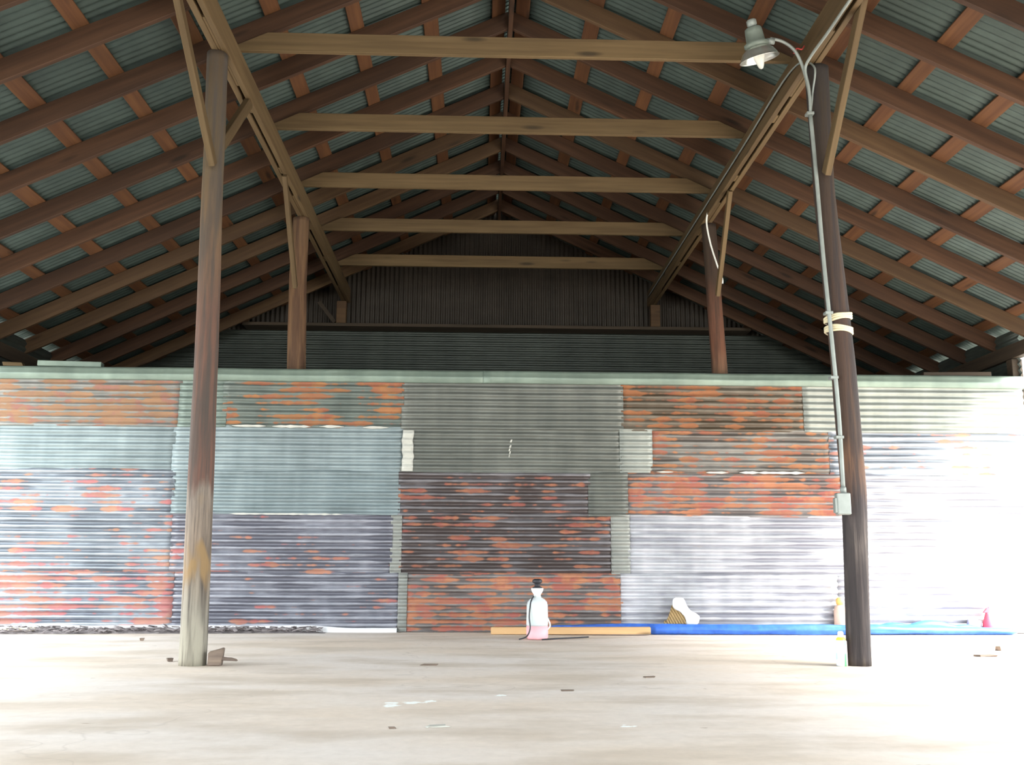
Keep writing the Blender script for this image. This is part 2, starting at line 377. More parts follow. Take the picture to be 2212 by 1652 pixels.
MT['poleC'] = pole_mat('pole_red', [(0, (0.1, 0.06, 0.035)), (2.3, (0.15, 0.085, 0.05)), (2.6, (0.11, 0.045, 0.025)), (3.1, (0.085, 0.0375, 0.0225)), (3.3, (0.045, 0.0275, 0.0175)), (3.85, (0.035, 0.0225, 0.015))], (0.03, 0.0175, 0.0125), None)
def pole(path, mat, label, seed):
    # path: (x, y, z, r)
    bm = bmesh.new(); n = 28; rings = []
    N_ = 90; x0, y0 = path[0][0], path[0][1]
    for j in range(N_+1):
        z = path[0][2]+(path[-1][2]-path[0][2])*j/N_
        for a, b in zip(path, path[1:]):
            if a[2] <= z <= b[2]+1e-6: break
        t = (z-a[2])/(b[2]-a[2]); t = t*t*(3-2*t)*.3+t*.7
        cx, cy, r = (a[i]+(b[i]-a[i])*t for i in (0, 1, 3))
        ring = []
        for i in range(n):
            th = 2*math.pi*i/n
            rr = r*(1+.07*noise.noise((math.cos(th)*1.3+seed, math.sin(th)*1.3, z*.8))+.035*noise.noise((math.cos(th)*5+seed, math.sin(th)*5, z*2)))
            ring.append(bm.verts.new((cx-x0+rr*math.cos(th), cy-y0+rr*math.sin(th), z)))
        rings.append(ring)
    for a, b in zip(rings, rings[1:]):
        for i in range(n): bm.faces.new((a[i], a[(i+1) % n], b[(i+1) % n], b[i]))
    bm.faces.new(rings[0][::-1]); bm.faces.new(rings[-1])
    o = link('timber_pole', bm, mat, smooth=True); o.location = (x0, y0, 0)
    return tag(o, label, 'pole', 'round timber poles carrying the beams')
pL = pole([(-1.646, 5.98, 0, .079), (-1.66, 5.98, 1.02, .076), (-1.671, 5.98, 1.8, .070), (-1.702, 5.98, 3.0, .062), (-1.722, 5.98, 3.816, .067)], 'poleL', 'near left round timber pole, pale weathered foot and reddish brown shaft', 1.0)
pR = pole([(2.262, 6.0, 0, .072), (2.288, 6.0, 1.02, .074), (2.271, 6.0, 1.8, .074), (2.208, 6.0, 3.0, .066), (2.202, 6.0, 3.816, .076)], 'poleR', 'near right round timber pole, dark and charred looking, conduit along it', 5.0)
pole([(-1.705, 9.066, 0, .09), (-1.705, 9.066, 2.35, .087), (-1.725, 9.066, 3.2, .082), (-1.72, 9.066, 3.816, .078)], 'poleB', 'far left brown timber pole rising behind the metal wall', 9.0)
pole([(2.25, 9.066, 0, .076), (2.25, 9.066, 2.35, .074), (2.215, 9.066, 3.2, .070), (2.19, 9.066, 3.816, .068)], 'poleC', 'far right reddish timber pole rising behind the metal wall', 13.0)
# rope wraps round the near right pole
k = N('rope'); MT['rope'] = k.fin(k.mix(k.noise(k.coord((10, 10, 60)), 2, 3), (.50, .43, .27), (.72, .64, .45)), .8)
e = empty('rope_wrap', (2.252, 6.0, 2.03))
for z, tl in ((2.115, .012), (2.035, -.008)):
    bm = bmesh.new()
    for q in range(3):
        pts = [(.081*math.cos(a), .081*math.sin(a), z-2.03+(q-1)*.013+tl*math.cos(a)+.003*math.sin(a*3+q)) for a in [2*math.pi*i/28 for i in range(29)]]
        tube(bm, pts, .0085, 6)
    link('rope_band', bm, 'rope', e, smooth=True)
tag(e, 'two pale yellowish rope wraps round the near right pole', 'rope')

# posts standing on the far wall plate
for x, lb in ((-1.738, 'short square post stub on the far wall plate under the left beam'), (2.197, 'short square post stub on the far wall plate under the right beam')):
    bm = bmesh.new(); hexa(bm, boxp(-.06, .06, -.045, .045, 0, .285), .004)
    o = link('post_stub', bm, 'rafter_light'); o.location = (x, 12.08, 3.53); tag(o, lb, 'post', 'post stubs on the far wall')
o = board('diagonal_strut', (-2.05, 12.1, 3.80), (-1.84, 12.1, 3.535), .05, .038, 'plate', side=(0, 1, 0)); tag(o, 'small grey diagonal strut beside the left post stub', 'brace')

# ---------------------------------------------------------------- walls
bm = bmesh.new()
for y0 in (8.925,):
    hexa(bm, boxp(-4.6, 5.04, y0, y0+.038, .0, .09)); hexa(bm, boxp(-4.6, 5.04, y0, y0+.038, 2.19, 2.28)); hexa(bm, boxp(-4.6, 5.04, y0, y0+.038, 1.1, 1.19))
    for i in range(17):
        x = -4.55+i*.6-.02
        if abs(x+1.7) < .0 or abs(x-2.25) < .0: continue
        hexa(bm, boxp(x, x+.038, y0-.0, y0+.038, .09, 2.19))
wall = link('wall_back', bm, 'plate'); tag(wall, 'patchwork corrugated metal partition wall', kind='structure')
rowz = {1: (1.785, 2.235), 2: (1.395, 1.80), 3: (1.01, 1.41), 4: (.495, 1.025), 5: (.008, .51)}
panels = [
 (1, -4.6, -2.69, 'r_orange', 'metal sheet covered in orange and red rust'), (1, -2.71, -2.28, 'galv_green', 'greenish grey metal sheet behind the near left pole'), (1, -2.32, -.69, 'r_streak', 'grey metal sheet streaked with orange rust'),
 (1, -.71, 1.31, 'galv_gray', 'plain grey galvanised sheet'), (1, 1.29, 2.99, 'r_brown', 'rusty brown and orange sheet'), (1, 2.97, 5.04, 'galv_top', 'light galvanised sheet at top right'),
 (2, -4.6, -2.72, 'galv_blue', 'pale blue-grey galvanised sheet'), (2, -2.74, -.69, 'galv_blue', 'blue-grey galvanised sheet'), (2, -.71, 1.29, 'galv_gray', 'grey sheet with white scratch'), (2, 1.27, 1.57, 'galv_top', 'narrow pale patch sheet'),
 (2, 1.55, 3.21, 'r_mixed', 'sheet with ragged orange rust'), (2, 3.19, 5.04, 'r_spots', 'sheet with faint pink rust'),
 (3, -4.6, -2.70, 'r_spots', 'blue-grey sheet with pink and orange rust spots'), (3, -2.72, -.70, 'galv_blue', 'clean blue-grey galvanised sheet'), (3, -.72, 1.0, 'r_dark', 'dark rusty sheet'), (3, .98, 1.34, 'galv_gray', 'narrow grey patch sheet'),
 (3, 1.32, 3.30, 'r_red', 'bright orange-red rusty sheet'), (3, 3.28, 5.04, 'galv_light', 'light galvanised sheet'),
 (4, -4.6, -2.68, 'r_spots', 'sheet with pinkish rust spots'), (4, -2.70, -.76, 'r_purple', 'dark purple-grey sheet with rust flecks'), (4, -.78, -.68, 'pale', 'narrow pale lap strip'), (4, -.70, 1.20, 'r_dark', 'dark rusty sheet'),
 (4, 1.18, 1.35, 'pale', 'narrow pale lap strip'), (4, 1.33, 3.32, 'galv_light', 'light galvanised sheet'), (4, 3.30, 5.04, 'galv_light', 'bright galvanised sheet'),
 (5, -4.6, -2.65, 'r_pink', 'sheet with pinkish red rust bands'), (5, -2.67, -.68, 'r_purple', 'dark purple-grey sheet'), (5, -.70, -.62, 'pale', 'narrow pale lap strip'), (5, -.64, 1.28, 'r_red', 'red-orange rusty sheet'),
 (5, 1.26, 3.2, 'galv_light', 'light galvanised sheet'), (5, 3.18, 5.04, 'galv_light', 'bright galvanised sheet')]
for i, (r, x0, x1, m, lb) in enumerate(panels):
    z0, z1 = rowz[r]; yo = YW+.006-(.0022*(r % 2))-.0018*(i % 2)
    if m == 'pale': yo -= .004
    bm = bmesh.new(); sd = i*3.7
    amp = .0075 if r < 3 else .0125
    corr(bm, x0, x1, z0, z1, lambda u, v, h, yo=yo: (u, yo-h, v), useg=max(6, int((x1-x0)*16)), seed=sd, amp=amp, dent=.004)
    o = link('metal_sheet', bm, m, wall, smooth=True, solid=.001, wn=False); o['label'] = lb
# white scratches and the crusted white lap
k = N('whitewash'); MT['whitewash'] = k.fin(k.mix(k.noise(k.coord((12.8, 12.8, 12.8)), 1, 4), (0.351, 0.344, 0.306), (0.51, 0.504, 0.459)), .8)
bm = bmesh.new(); corr(bm, -.695, -.595, 1.405, 1.775, lambda u, v, h: (u+.012*noise.noise((v*14, 0, 0)), YW-.006-h, v), useg=4, seed=2*3.7)
o = link('white_lap_strip', bm, 'whitewash', wall, smooth=True, solid=.001, wn=False); o['label'] = 'crusted white strip at the sheet lap'
for (x0, x1, zz) in ((-2.22, -1.92, 1.797), (-1.86, -1.52, 1.795), (-1.44, -1.22, 1.797), (-1.05, -.82, 1.792), (-2.2, -1.2, 1.014), (1.6, 1.75, 1.41), (2.05, 2.25, 1.408), (2.35, 2.95, 1.41)):
    bm = bmesh.new(); n = int((x1-x0)/.02); top = []; bot = []
    for i in range(n+1):
        x = x0+(x1-x0)*i/n; th = (.010 if zz > 1.1 else .006)*(1+.9*noise.noise((x*18, zz*9, 0)))*min(1, i/3+.1, (n-i)/3+.1)
        bot.append((x, zz-th)); top.append((x, zz+th))
    for i in range(n):
        hexa(bm, [(top[i][0], YW-.022, bot[i][1]), (top[i+1][0], YW-.022, bot[i+1][1]), (top[i+1][0], YW-.004, bot[i+1][1]), (top[i][0], YW-.004, bot[i][1]), (top[i][0], YW-.022, top[i][1]), (top[i+1][0], YW-.022, top[i+1][1]), (top[i+1][0], YW-.004, top[i+1][1]), (top[i][0], YW-.004, top[i][1])])
    o = link('sealant_smear', bm, 'whitewash', wall); o['label'] = 'white sealant smear along the lap'
bm = bmesh.new()
for zz, xx, ww in ((1.68, .285, .012), (1.63, .278, .011), (1.60, .27, .009), (1.575, .275, .008), (1.545, .268, .005)):
    hexa(bm, [(xx-ww, YW-.018, zz-.012), (xx+ww*.4, YW-.018, zz-.012), (xx+ww*.4, YW-.006, zz-.012), (xx-ww, YW-.006, zz-.012), (xx-ww*.2, YW-.018, zz+.012), (xx+ww, YW-.018, zz+.012), (xx+ww, YW-.006, zz+.012), (xx-ww*.2, YW-.006, zz+.012)])
o = link('white_scratch', bm, 'whitewash', wall); o['label'] = 'white scratch marks on the grey sheet'
# cap flashing along the wall top
bm = bmesh.new(); prof = [(-.012, 2.205), (-.020, 2.215), (-.026, 2.25), (-.030, 2.262), (-.024, 2.27), (-.026, 2.30), (-.018, 2.318), (.0, 2.326), (.062, 2.326), (.07, 2.31), (.07, 2.24)]
for a, b in ((-4.6, .06), (.03, 5.04)):
    rows = []; n = 60; off = -.003 if a > 0 else 0
    for i in range(n+1):
        x = a+(b-a)*i/n; rows.append([bm.verts.new((x, YW-.002+off+p[0]+.004*noise.noise((x*2, p[1]*9, 0)), p[1]+.004*noise.noise((x*1.5, 3, p[1]*4)))) for p in prof])
    for r0, r1 in zip(rows, rows[1:]):
        for i in range(len(prof)-1): bm.faces.new((r0[i], r1[i], r1[i+1], r0[i+1]))
o = link('cap_flashing', bm, 'cap', wall, smooth=True, solid=.001, wn=False); o['label'] = 'pale green metal cap along the top of the wall'
bm = bmesh.new(); n = 90; rows = []
for i in range(n+1):
    x = -4.6+3.9*i/n
    t = .055+.018*noise.noise((x*2.3, 0, 0)) - .025*max(0, (x+1.6))
    rows.append([bm.verts.new(p) for p in ((x, YW-.05-.02*noise.noise((x*3, 1, 0)), .0), (x, YW-.04, t*.6), (x, YW-.018, t), (x, YW+.005, t))])
for r0, r1 in zip(rows, rows[1:]):
    for i in range(3): bm.faces.new((r0[i], r1[i], r1[i+1], r0[i+1]))
o = link('base_strip', bm, plain('base_white', (.78, .77, .78), .7, var=.3, scale=5), wall, smooth=True); o['label'] = 'rough whitish strip along the foot of the wall'

# far wall: horizontal sheets below the plate, upright sheets in the gable
zp = 3.50
bm = bmesh.new()
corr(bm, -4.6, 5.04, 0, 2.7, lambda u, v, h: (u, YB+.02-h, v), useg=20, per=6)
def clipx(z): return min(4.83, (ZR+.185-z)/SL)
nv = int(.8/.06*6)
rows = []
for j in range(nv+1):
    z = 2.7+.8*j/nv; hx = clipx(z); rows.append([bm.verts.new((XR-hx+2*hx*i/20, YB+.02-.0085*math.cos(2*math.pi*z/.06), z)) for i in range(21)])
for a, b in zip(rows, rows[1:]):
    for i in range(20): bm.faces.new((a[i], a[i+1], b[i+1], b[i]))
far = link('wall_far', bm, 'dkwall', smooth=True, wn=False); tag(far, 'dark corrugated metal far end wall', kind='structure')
bm = bmesh.new(); n = int(2*clipx(zp)/.06*6); hx = clipx(zp); prev = None
for i in range(n+1):
    x = -hx+2*hx*i/n; y = YB+.03-.0085*math.cos(2*math.pi*x/.06)
    cur = [bm.verts.new((XR+x, y, zp-.02)), bm.verts.new((XR+x, y, max(zp-.01, ZR+.185-SL*abs(x))))]
    if prev: bm.faces.new((prev[0], cur[0], cur[1], prev[1]))
    prev = cur
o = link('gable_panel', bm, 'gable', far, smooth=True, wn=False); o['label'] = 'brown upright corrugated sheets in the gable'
bm = bmesh.new(); hexa(bm, boxp(-2.95, 3.4, 12.02, 12.28, 3.49, 3.53), .003)
tag(link('trim_1', bm, 'plate'), 'wall plate along the far gable', kind='structure')
for x in (-4.60, 5.06):
    bm = bmesh.new(); corr(bm, YW+.03, YB+.02, 0, 2.80, lambda u, v, h, x=x: (x+(-h if x > 0 else h), u, v), useg=10, per=6)  # top raised past the eave beam to keep daylight out of the rear
    tag(link('wall_left' if x < 0 else 'wall_right', bm, 'dkwall', smooth=True, solid=.001, wn=False), 'corrugated side wall behind the partition', kind='structure')
for s, sn in ((-1, 'left'), (1, 'right')):
    x = XR+s*HALF
    o = board('eave_beam', (x, YF-.2, 2.515), (x, YB-.05, 2.515), .135, .089, 'plate', side=(1, 0, 0)); tag(o, f'dark timber eave beam under the {sn} rafter ends', 'beam', 'eave beams')
    bm = bmesh.new(); hexa(bm, boxp(-.05, .05, -.05, .05, 0, 2.51), .004); o = link('corner_post', bm, 'plate'); o.location = (x+s*.06*0, YW+.12, 0)
    tag(o, f'square corner post at the {sn} end of the metal wall', 'post', 'corner posts')

# ---------------------------------------------------------------- boards lying on the wall top
def slab(name, loc, dims, rot, mat, label, cat, group=None, jag=0.0):
    bm = bmesh.new(); hx, hy, hz = (d/2 for d in dims)
    pts = [Vector(p)+Vector((random.uniform(-1, 1)*jag*dims[0], random.uniform(-1, 1)*jag*dims[1], 0)) for p in boxp(-hx, hx, -hy, hy, 0, 2*hz)]
    hexa(bm, pts, min(dims)*.08); o = link(name, bm, mat); o.location = loc; o.rotation_euler = rot; tag(o, label, cat, group); return o
slab('wood_offcut', (-4.22, 8.95, 2.328), (.16, .07, .035), (0, 0, .2), 'tie', 'small pale wood offcut on the wall top at far left', 'wood scrap', None, .12)
slab('scrap_board', (-3.72, 8.96, 2.328), (.55, .11, .05), (0, 0, .10), 'cap', 'pale greenish board end lying on the wall top, left', 'board')
slab('scrap_board', (4.45, 8.97, 2.328), (.62, .10, .04), (0, 0, -.08), 'plate', 'flat grey board lying on the wall top, right', 'board')

# ---------------------------------------------------------------- conduit and lamp
e = empty('electrical_conduit', (2.19, 5.93, .91))
def ct(name, pts, r=.0105, sm=True, parent=e, mat='conduit'):
    bm = bmesh.new(); p = smooth_path(pts, 6) if sm else pts
    tube(bm, [Vector(q)-Vector(parent.location) for q in p], r, 10); return link(name, bm, mat, parent, smooth=True)
main = ct('conduit_pipe', [(2.197, 5.925, 1.03), (2.195, 5.925, 1.5), (2.178, 5.925, 1.95), (2.155, 5.93, 2.5), (2.14, 5.93, 3.0), (2.122, 5.93, 3.45)], .013)
ct('branch_pipe', [(2.122, 5.93, 3.44), (2.12, 5.925, 3.60), (2.085, 5.92, 3.78), (2.03, 5.90, 3.885), (1.95, 5.88, 3.935), (1.86, 5.86, 3.945)], .0105)
ct('branch_pipe', [(2.122, 5.93, 3.44), (2.115, 5.91, 3.62), (2.09, 5.89, 3.75), (2.10, 5.80, 3.795), (2.115, 5.5, 3.803), (2.12, 5.0, 3.803), (2.12, 4.4, 3.803), (2.12, 3.2, 3.803)], .0095)
ct('branch_pipe', [(2.122, 5.935, 3.44), (2.14, 5.92, 3.60), (2.15, 5.90, 3.78), (2.098, 6.2, 3.90), (2.098, 7.5, 3.90), (2.098, 9.5, 3.90), (2.098, 12.0, 3.90)], .0065)
for z, x in ((2.13, 2.172), (1.35, 2.195), (3.46, 2.122), (1.72, 2.182)):
    bm = bmesh.new(); hexa(bm, boxp(x-.028-e.location.x, x+.02-e.location.x, -.020, .03, z-.009-e.location.z, z+.009-e.location.z), .002)
    link('strap', bm, 'conduit', e)
bm = bmesh.new(); hexa(bm, boxp(-.05, .032, -.055, .0, -.03, .10), .006); bx = link('outlet_box', bm, 'conduit', e)
bm = bmesh.new(); hexa(bm, boxp(-.062, -.049, -.05, -.006, -.02, .07), .003); link('box_cover', bm, 'conduit', bx)
bm = bmesh.new(); lathe(bm, [(.0, -.0), (.018, 0), (.018, .035), (.014, .045), (0, .045)], 14, (.005, -.01, .095)); link('box_connector', bm, 'conduit', bx, True)
tag(e, 'grey electrical conduit with outlet box running up the near right pole', 'conduit')
MT['red'] = plain('red_wire', (.55, .07, .06), .5)
bm = bmesh.new(); tube(bm, smooth_path([(2.095, 5.9, 3.92), (2.07, 5.88, 3.885), (2.045, 5.9, 3.90), (2.03, 5.92, 3.875)]), .005, 6); link('wire_end', bm, 'red', e, True).matrix_parent_inverse = Matrix.Translation(-e.location)

MT['lampgrey'] = plain('lamp_casting', (0.168, 0.196, 0.168), .55, .2)
k = N('aluminium'); MT['alu'] = k.fin(k.mix(k.noise(k.coord((1, 1, 1)), 30, 3), (.62, .62, .56), (.88, .88, .84)), .28, .9)
k = N('lamp_glass'); k.b.inputs['Transmission Weight'].default_value = .6; MT['lglass'] = k.fin((.85, .86, .82), .2)
L = empty('barn_lamp', (1.79, 5.86, 3.76))
TL = Matrix.Rotation(math.radians(-14), 4, 'Y') @ Matrix.Rotation(math.radians(12), 4, 'X')
def lp(name, prof, mat, parent=L, smooth=True, n=28, solid=0):
    bm = bmesh.new(); lathe(bm, prof, n); bmesh.ops.transform(bm, matrix=TL, verts=bm.verts[:]); return link(name, bm, mat, parent, smooth, solid)
lp('lamp_housing', [(0, .245), (.040, .245), (.053, .235), (.056, .21), (.060, .15), (.078, .14), (.078, .12), (.066, .112), (0, .112)], 'lampgrey')
lp('lamp_cap', [(0, .295), (.022, .295), (.032, .287), (.032, .258), (.026, .252), (.026, .24), (0, .24)], 'conduit')
lp('reflector', [(.05, .118), (.072, .110), (.10, .085), (.118, .055), (.124, .038), (.128, .036)], 'alu', solid=.002)
lp('bulb', [(0, -.030), (.012, -.025), (.020, -.008), (.028, .02), (.038, .045), (.034, .07), (.02, .10), (.018, .12), (0, .12)], 'lglass')
bm = bmesh.new(); lathe(bm, [(0, 0), (.02, 0), (.02, .05), (0, .05)], 16); bmesh.ops.transform(bm, matrix=Matrix.Translation((.045, 0, .165)) @ Matrix.Rotation(math.radians(90), 4, 'Y'), verts=bm.verts[:]); link('lamp_fitting', bm, 'conduit', L, True)
tag(L, 'grey barn lamp with shiny open reflector hanging beside the right pole top', 'lamp')

MT['cablew'] = plain('white_cable', (.72, .72, .68), .5)
bm = bmesh.new(); tube(bm, smooth_path([(2.125, 8.78, 3.86), (2.112, 8.80, 3.80), (2.12, 8.84, 3.72), (2.155, 8.86, 3.55), (2.20, 8.84, 3.36), (2.245, 8.84, 3.22), (2.25, 8.85, 3.17)]), .008, 8)
tag(link('cable', bm, 'cablew', smooth=True), 'thin white cable looping down the far right pole', 'cable')

# ---------------------------------------------------------------- things on the floor
# pump sprayer
sx, sy = .473, 8.07
e = empty('pump_sprayer', (sx, sy, 0))
k = N('tank_plastic'); k.b.inputs['Transmission Weight'].default_value = .45; k.b.inputs['Subsurface Weight'].default_value = .2; MT['tank'] = k.fin((.93, .94, .93), .35)
MT['pink'] = plain('pink_liquid', (.86, .42, .46), .4, var=.08)
bm = bmesh.new(); lathe(bm, [(.0845, .105), (.087, .12), (.085, .2), (.084, .265), (.078, .29), (.06, .31), (.034, .325), (.028, .34), (.026, .352)], 32); link('tank', bm, 'tank', e, True, .0015)
bm = bmesh.new(); lathe(bm, [(0, .004), (.078, .004), (.086, .02), (.087, .105), (.04, .108), (0, .108)], 32); link('liquid', bm, 'pink', e, True)
bm = bmesh.new(); lathe(bm, [(.024, .335), (.03, .35), (.045, .375), (.05, .395), (.043, .398), (0, .398)], 24); link('collar', bm, 'white_p', e, True)
bm = bmesh.new(); lathe(bm, [(.036, .396), (.042, .400), (.036, .408), (.022, .412), (.022, .432), (.034, .437), (.040, .447), (.038, .462), (.026, .470), (0, .472)], 20); link('pump_handle', bm, 'black_p', e, True)
bm = bmesh.new(); tube(bm, smooth_path([(-.03, -.03, .335), (-.055, -.055, .29), (-.068, -.085, .18), (-.062, -.10, .09), (-.09, -.11, .03), (-.15, -.115, .008)]), .0055, 8); link('hose', bm, 'black_p', e, True)
bm = bmesh.new(); tube(bm, [(.03, -.105, .006), (.14, -.06, .010), (.42, .12, .012)], .0055, 8); link('wand', bm, 'black_p', e, True)
bm = bmesh.new(); tube(bm, smooth_path([(.078, -.02, .17), (.096, -.022, .13), (.098, -.024, .10), (.08, -.022, .08)]), .006, 8); link('wand_clip', bm, 'white_p', e, True)
tag(e, 'white pump sprayer with black handle and pink liquid, standing before the wall', 'sprayer')

# wooden board in front of the tarp
MT['lumber'] = wood('lumber', (.70, .46, .24), (.58, .36, .18), True, .15)
o = board('lumber_board', (.115, 8.655, .002), (1.455, 8.54, .012), .058, .085, 'lumber', side=(0, 1, 0)); tag(o, 'tan lumber board lying on the floor behind the pump sprayer', 'board')

# rolled blue tarp
bm = bmesh.new(); n = 150; m_ = 28; rows = []
for i in range(n+1):
    t = i/n; x = .60+4.10*t
    yc = 8.672+.012*math.sin(x*2.1); hw = .055+.012*noise.noise((x*1.1, 0, 3)); hh = .088
    if x < 1.5: hw = .045; yc = 8.775-.08*max(0, (x-1.3)/.2); hh = .070+.018*(x-.6)
    if x > 3.45: hh = .085-.028*(x-3.45)/1.2; yc += .05*(x-3.45)
    end = min(1, (i+.4)/3, (n-i+.4)/3)**.5
    row = []
    for j in range(m_):
        a = 2*math.pi*j/m_; ca, sa = math.cos(a), math.sin(a)
        r = 1+.16*noise.noise((x*3.0, ca*1.2+4, sa*1.2))+.14*noise.noise((x*1.3+ca*2.5, ca*2.5, sa*2.5+7))+.05*noise.noise((x*14, ca*5, sa*5))
        row.append(bm.verts.new((x, yc+hw*ca*r*end, max(.003, hh/2+(hh/2)*sa*r*end))))
    rows.append(row)
for a, b in zip(rows, rows[1:]):
    for j in range(m_): bm.faces.new((a[j], a[(j+1) % m_], b[(j+1) % m_], b[j]))
bm.faces.new(rows[0][::-1]); bm.faces.new(rows[-1])
tp = link('tarp', bm, 'blue', smooth=True); tag(tp, 'long rolled-up blue tarp along the foot of the wall', 'tarp')
bm = bmesh.new(); n = 40; rows = []
for i in range(n+1):
    x = 3.45+.95*i/n; f_ = math.sin(math.pi*i/n)**.5
    rows.append([bm.verts.new((x, 8.80+.045*math.cos(a), .05+(.035+.035*abs(math.sin(x*7.5)))*f_*math.sin(a))) for a in [math.pi*j/8 for j in range(9)]])
for a, b in zip(rows, rows[1:]):
    for j in range(8): bm.faces.new((a[j], a[j+1], b[j+1], b[j]))
link('tarp_fold', bm, 'blue', tp, True, .003)

# ribbed tan bundle with a white cloth over it
e = empty('covered_bundle', (1.74, 8.80, 0))
k = N('tan_card'); wt = k.n('ShaderNodeTexWave', bands_direction='DIAGONAL'); wt.inputs['Scale'].default_value = 26; wt.inputs['Distortion'].default_value = 1.0
k.l(k.coord((1.0, .0, .55), False), wt.inputs[0]); MT['cardb'] = k.fin(k.mix(wt.outputs[1], (.19, .12, .05), (.46, .33, .16)), .85)
bm = bmesh.new(); rows = []; n = 40
for i in range(n+1):
    t = i/n; a = math.pi*(.12+.76*t)
    rr = .0035*math.sin(i*2.2)
    base = Vector((-.115+.24*t, -.028-.012*math.sin(math.pi*t), .085)); topp = Vector((-.045+.05*t, -.01, .245-.03*t)); nn = Vector((0, -1, 0))
    rows.append([bm.verts.new(base.lerp(topp, s_)+nn*(rr+.018*math.sin(math.pi*s_))) for s_ in [q/8 for q in range(9)]])
for a, b in zip(rows, rows[1:]):
    for j in range(8): bm.faces.new((a[j], a[j+1], b[j+1], b[j]))
link('ribbed_card', bm, 'cardb', e, False, .02)
bm = bmesh.new(); rows = []; A = Vector((-.03, -.02, .30)); B = Vector((.155, -.035, .08))
ax = (B-A).normalized(); pu = Vector((ax.z, 0, -ax.x)); n = 26
for i in range(n+1):
    t = i/n; c_ = A.lerp(B, t); rad = (.045+.012*math.sin(t*9)+.01*t)*(min(1, (t+.02)*6, (1.03-t)*6)**.5)
    rows.append([bm.verts.new(c_+pu*math.cos(q)*rad*(1+.15*noise.noise((t*6, math.cos(q)*2, math.sin(q)*2)))+Vector((0, 1, 0))*math.sin(q)*rad*.8) for q in [2*math.pi*j/18 for j in range(18)]])
for a, b in zip(rows, rows[1:]):
    for j in range(18): bm.faces.new((a[j], a[(j+1) % 18], b[(j+1) % 18], b[j]))
bm.faces.new(rows[0][::-1]); bm.faces.new(rows[-1])
link('white_cloth', bm, 'white_p', e, True)
bm = bmesh.new(); hexa(bm, boxp(-.115, .13, .0, .05, 0.0, .11), .01); link('bundle_base', bm, 'cardb', e)
tag(e, 'tan ribbed bundle with white cloth leaning on the wall behind the blue tarp', 'bundle')

# bottles
e = empty('red_bottle', (4.505, 8.835, 0))
MT['redp'] = plain('red_plastic', (.78, .10, .14), .4, var=.1); MT['greyp'] = plain('grey_plastic', (.30, .28, .33), .5)
bm = bmesh.new(); lathe(bm, [(0, .003), (.05, .003), (.052, .06), (.046, .10), (.030, .15), (.022, .17), (.018, .185), (0, .185)], 20); link('bottle_body', bm, 'redp', e, True)
bm = bmesh.new(); hexa(bm, [(-.045, -.012, .182), (.016, -.012, .182), (.016, .012, .182), (-.045, .012, .182), (-.012, -.012, .22), (.016, -.012, .235), (.016, .012, .235), (-.012, .012, .22)], .004); link('trigger_head', bm, 'redp', e)
tag(e, 'small red spray bottle standing on the floor at far right, behind the tarp end', 'bottle')
slab('cloth_scrap', (4.372, 8.85, .002), (.11, .045, .12), (0, .1, .2), 'greyp', 'small grey crumpled scrap beside the red bottle', 'scrap', None, .2)
e = empty('tan_bottle', (3.19, 8.845, 0))
bm = bmesh.new(); lathe(bm, [(0, .003), (.052, .003), (.055, .02), (.055, .19), (.045, .23), (.022, .25), (0, .25)], 20); link('bottle_body', bm, plain('tan_plastic', (.66, .46, .36), .5, var=.1), e, True)
bm = bmesh.new(); lathe(bm, [(0, .248), (.03, .248), (.033, .29), (.02, .31), (0, .31)], 16); link('bottle_cap', bm, plain('amber_plastic', (.72, .47, .14), .4), e, True)
tag(e, 'tan bottle with amber cap half hidden behind the near right pole', 'bottle')
k = N('can_label')
tc = k.n('ShaderNodeTexCoord'); sp = k.n('ShaderNodeSeparateXYZ'); k.l(tc.outputs['Object'], sp.inputs[0])
c = k.mix(k.ramp(k.math('ADD', sp.outputs[0], k.math('MULTIPLY', sp.outputs[2], -.06)), -.016, -.011), (.66, .74, .80), (.10, .42, .16))
dg = k.math('ABSOLUTE', k.math('SUBTRACT', sp.outputs[2], k.math('ADD', .085, k.math('MULTIPLY', sp.outputs[0], .9))))
c = k.mix(k.ramp(dg, .018, .021, (1, 1, 1, 1), (0, 0, 0, 1)), c, (.45, .70, .88))
c = k.mix(k.ramp(sp.outputs[0], .016, .020), c, (.72, .62, .55)); MT['can'] = k.fin(c, .35, .1)
e = empty('spray_can', (2.146, 5.965, 0))
bm = bmesh.new(); lathe(bm, [(0, .001), (.031, .001), (.033, .006), (.033, .140), (.028, .150), (0, .150)], 24); link('can_body', bm, 'can', e, True)
bm = bmesh.new(); lathe(bm, [(.029, .148), (.026, .158), (.018, .166), (0, .168)], 20); link('can_shoulder', bm, plain('yellow', (.85, .78, .10), .4), e, True)
bm = bmesh.new(); lathe(bm, [(.017, .165), (.017, .192), (.011, .20), (0, .20)], 16); link('spray_cap', bm, 'white_p', e, True)
tag(e, 'green and white spray can with yellow shoulder at the foot of the right pole', 'spray can')

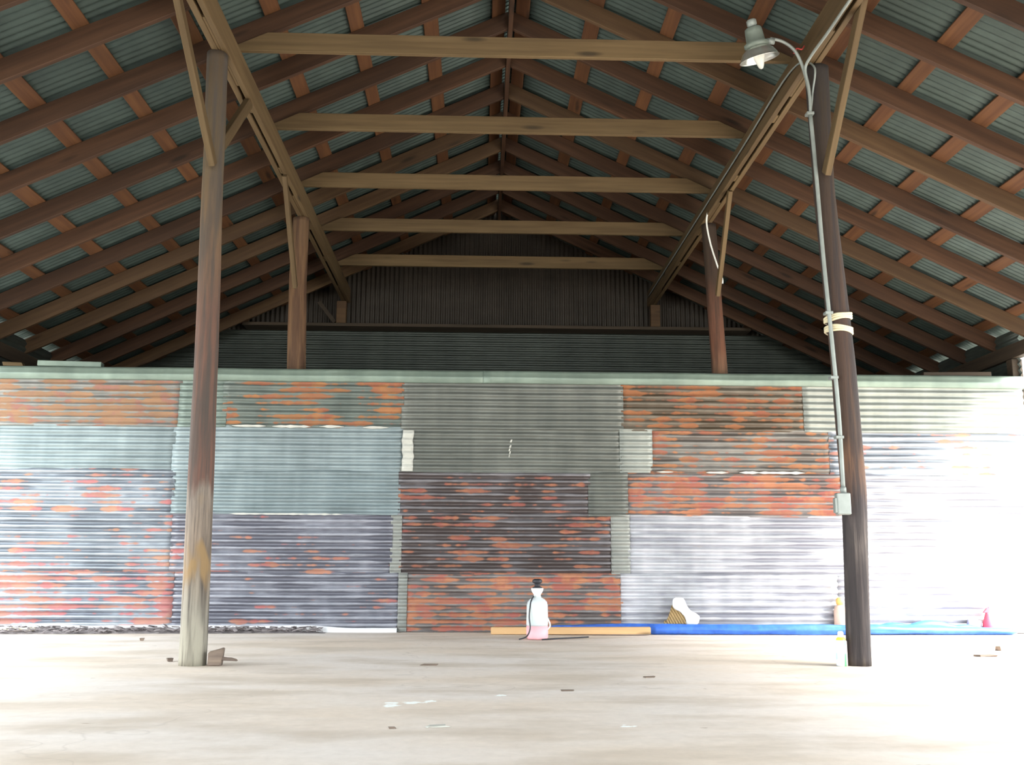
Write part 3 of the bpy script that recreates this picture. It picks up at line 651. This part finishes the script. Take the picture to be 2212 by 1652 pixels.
# scraps
e = empty('wood_chunk', (-1.50, 5.95, 0))
MT['dkwood'] = wood('dark_scrap', (.24, .18, .14), (.12, .09, .075), False)
bm = bmesh.new(); hexa(bm, [(-.045, -.03, 0), (.03, -.03, 0), (.03, .03, 0), (-.045, .03, 0), (-.045, -.025, .075), (.045, -.03, .105), (.04, .03, .10), (-.045, .025, .08)], .006); link('chunk', bm, 'dkwood', e)
bm = bmesh.new(); hexa(bm, [(.03, -.02, .03), (.12, -.01, .025), (.12, .01, .025), (.03, .02, .03), (.03, -.02, .05), (.09, -.01, .048), (.12, .01, .035), (.03, .02, .05)], .003); link('splinter', bm, 'dkwood', e)
tag(e, 'dark splintered wood chunk against the foot of the near left pole', 'wood scrap')
sc = [(3.33, 6.60, .11, .05, .012, .1, 'flat brown wood chip on the bright floor in front of the right tarp end', 'dkwood'), (3.68, 7.08, .05, .04, .03, .5, 'small dark pebble on the bright floor at far right', 'dkwood'),
      (-.14, 3.735, .075, .03, .006, .3, 'pale flat chip in the middle foreground', 'whitewash'), (-.30, 3.70, .025, .012, .006, .2, 'tiny brown chip left of the pale chip in the foreground', 'dkwood'),
      (-.27, 5.98, .10, .02, .008, .0, 'thin dark stick lying on the floor left of the sprayer', 'dkwood'), (-1.84, 6.20, .03, .03, .02, .7, 'tiny dark stone left of the near left pole foot', 'dkwood'), (-2.55, 7.85, .03, .025, .02, .2, 'tiny dark stone on the floor near the debris at left', 'dkwood'),
      (.90, 5.35, .05, .025, .006, .3, 'small brown chip on the floor right of centre', 'dkwood'), (.42, 4.78, .05, .02, .005, .1, 'small brown fleck in the centre foreground', 'dkwood')]
for x, y, a, b, c_, r, lb, mt in sc: slab('floor_chip', (x, y, .0005), (a, b, c_), (0, 0, r), mt, lb, 'chip', 'chips scattered on the floor', .18)
o = board('wooden_stick', (-4.4, 8.72, .03), (-3.72, 8.70, .02), .022, .022, plain('pale_stick', (.74, .68, .46), .6), side=(0, 1, 0)); tag(o, 'pale yellow stick lying on the debris at the left edge', 'stick')
# litter drift at the foot of the wall
k = N('litter'); MT['litter'] = k.fin(k.mix(k.noise(k.coord((8, 14, 14)), 2, 5, .7), (.06, .05, .052), (.36, .32, .32)), .9)
bm = bmesh.new(); nx, ny = 200, 12; g = []
for i in range(nx+1):
    x = -4.5+3.2*i/nx; wd = .34*(1-.72*((x+4.5)/3.2))+.08*noise.noise((x*2.5, 0, 0)); col_ = []
    for j in range(ny+1):
        t = j/ny; y = 8.85-wd*t
        hgt = .045*(1-t)**1.1*(.6+.8*abs(noise.noise((x*4, y*7, 1))))*min(1, (nx-i)/30)+.012*noise.noise((x*20, y*30, 2))
        col_.append(bm.verts.new((x, y, max(.0005, hgt) if j < ny else .0005)))
    g.append(col_)
for a, b in zip(g, g[1:]):
    for j in range(ny): bm.faces.new((a[j], a[j+1], b[j+1], b[j]))
for q in range(420):
    x = random.uniform(-4.5, -1.35); wd = .38*(1-.72*((x+4.5)/3.2)); y = 8.84-wd*random.random()**1.3; z = .02+.03*random.random()*(1-(8.84-y)/.45)
    a = random.uniform(0, 6.28); l_ = random.uniform(.012, .05); w_ = random.uniform(.005, .014)
    d = Vector((math.cos(a), math.sin(a)*.6, random.uniform(-.2, .3))).normalized()*l_; pp = Vector((-math.sin(a), math.cos(a), .3)).normalized()*w_
    c_ = Vector((x, y, z)); hh_ = Vector((0, 0, .004))
    hexa(bm, [c_-d-pp, c_+d-pp, c_+d+pp, c_-d+pp, c_-d-pp+hh_, c_+d-pp+hh_, c_+d+pp+hh_, c_-d+pp+hh_])
tag(link('leaf_litter', bm, 'litter'), 'grey drift of dry leaf litter along the foot of the wall at left', 'litter', kind='stuff')
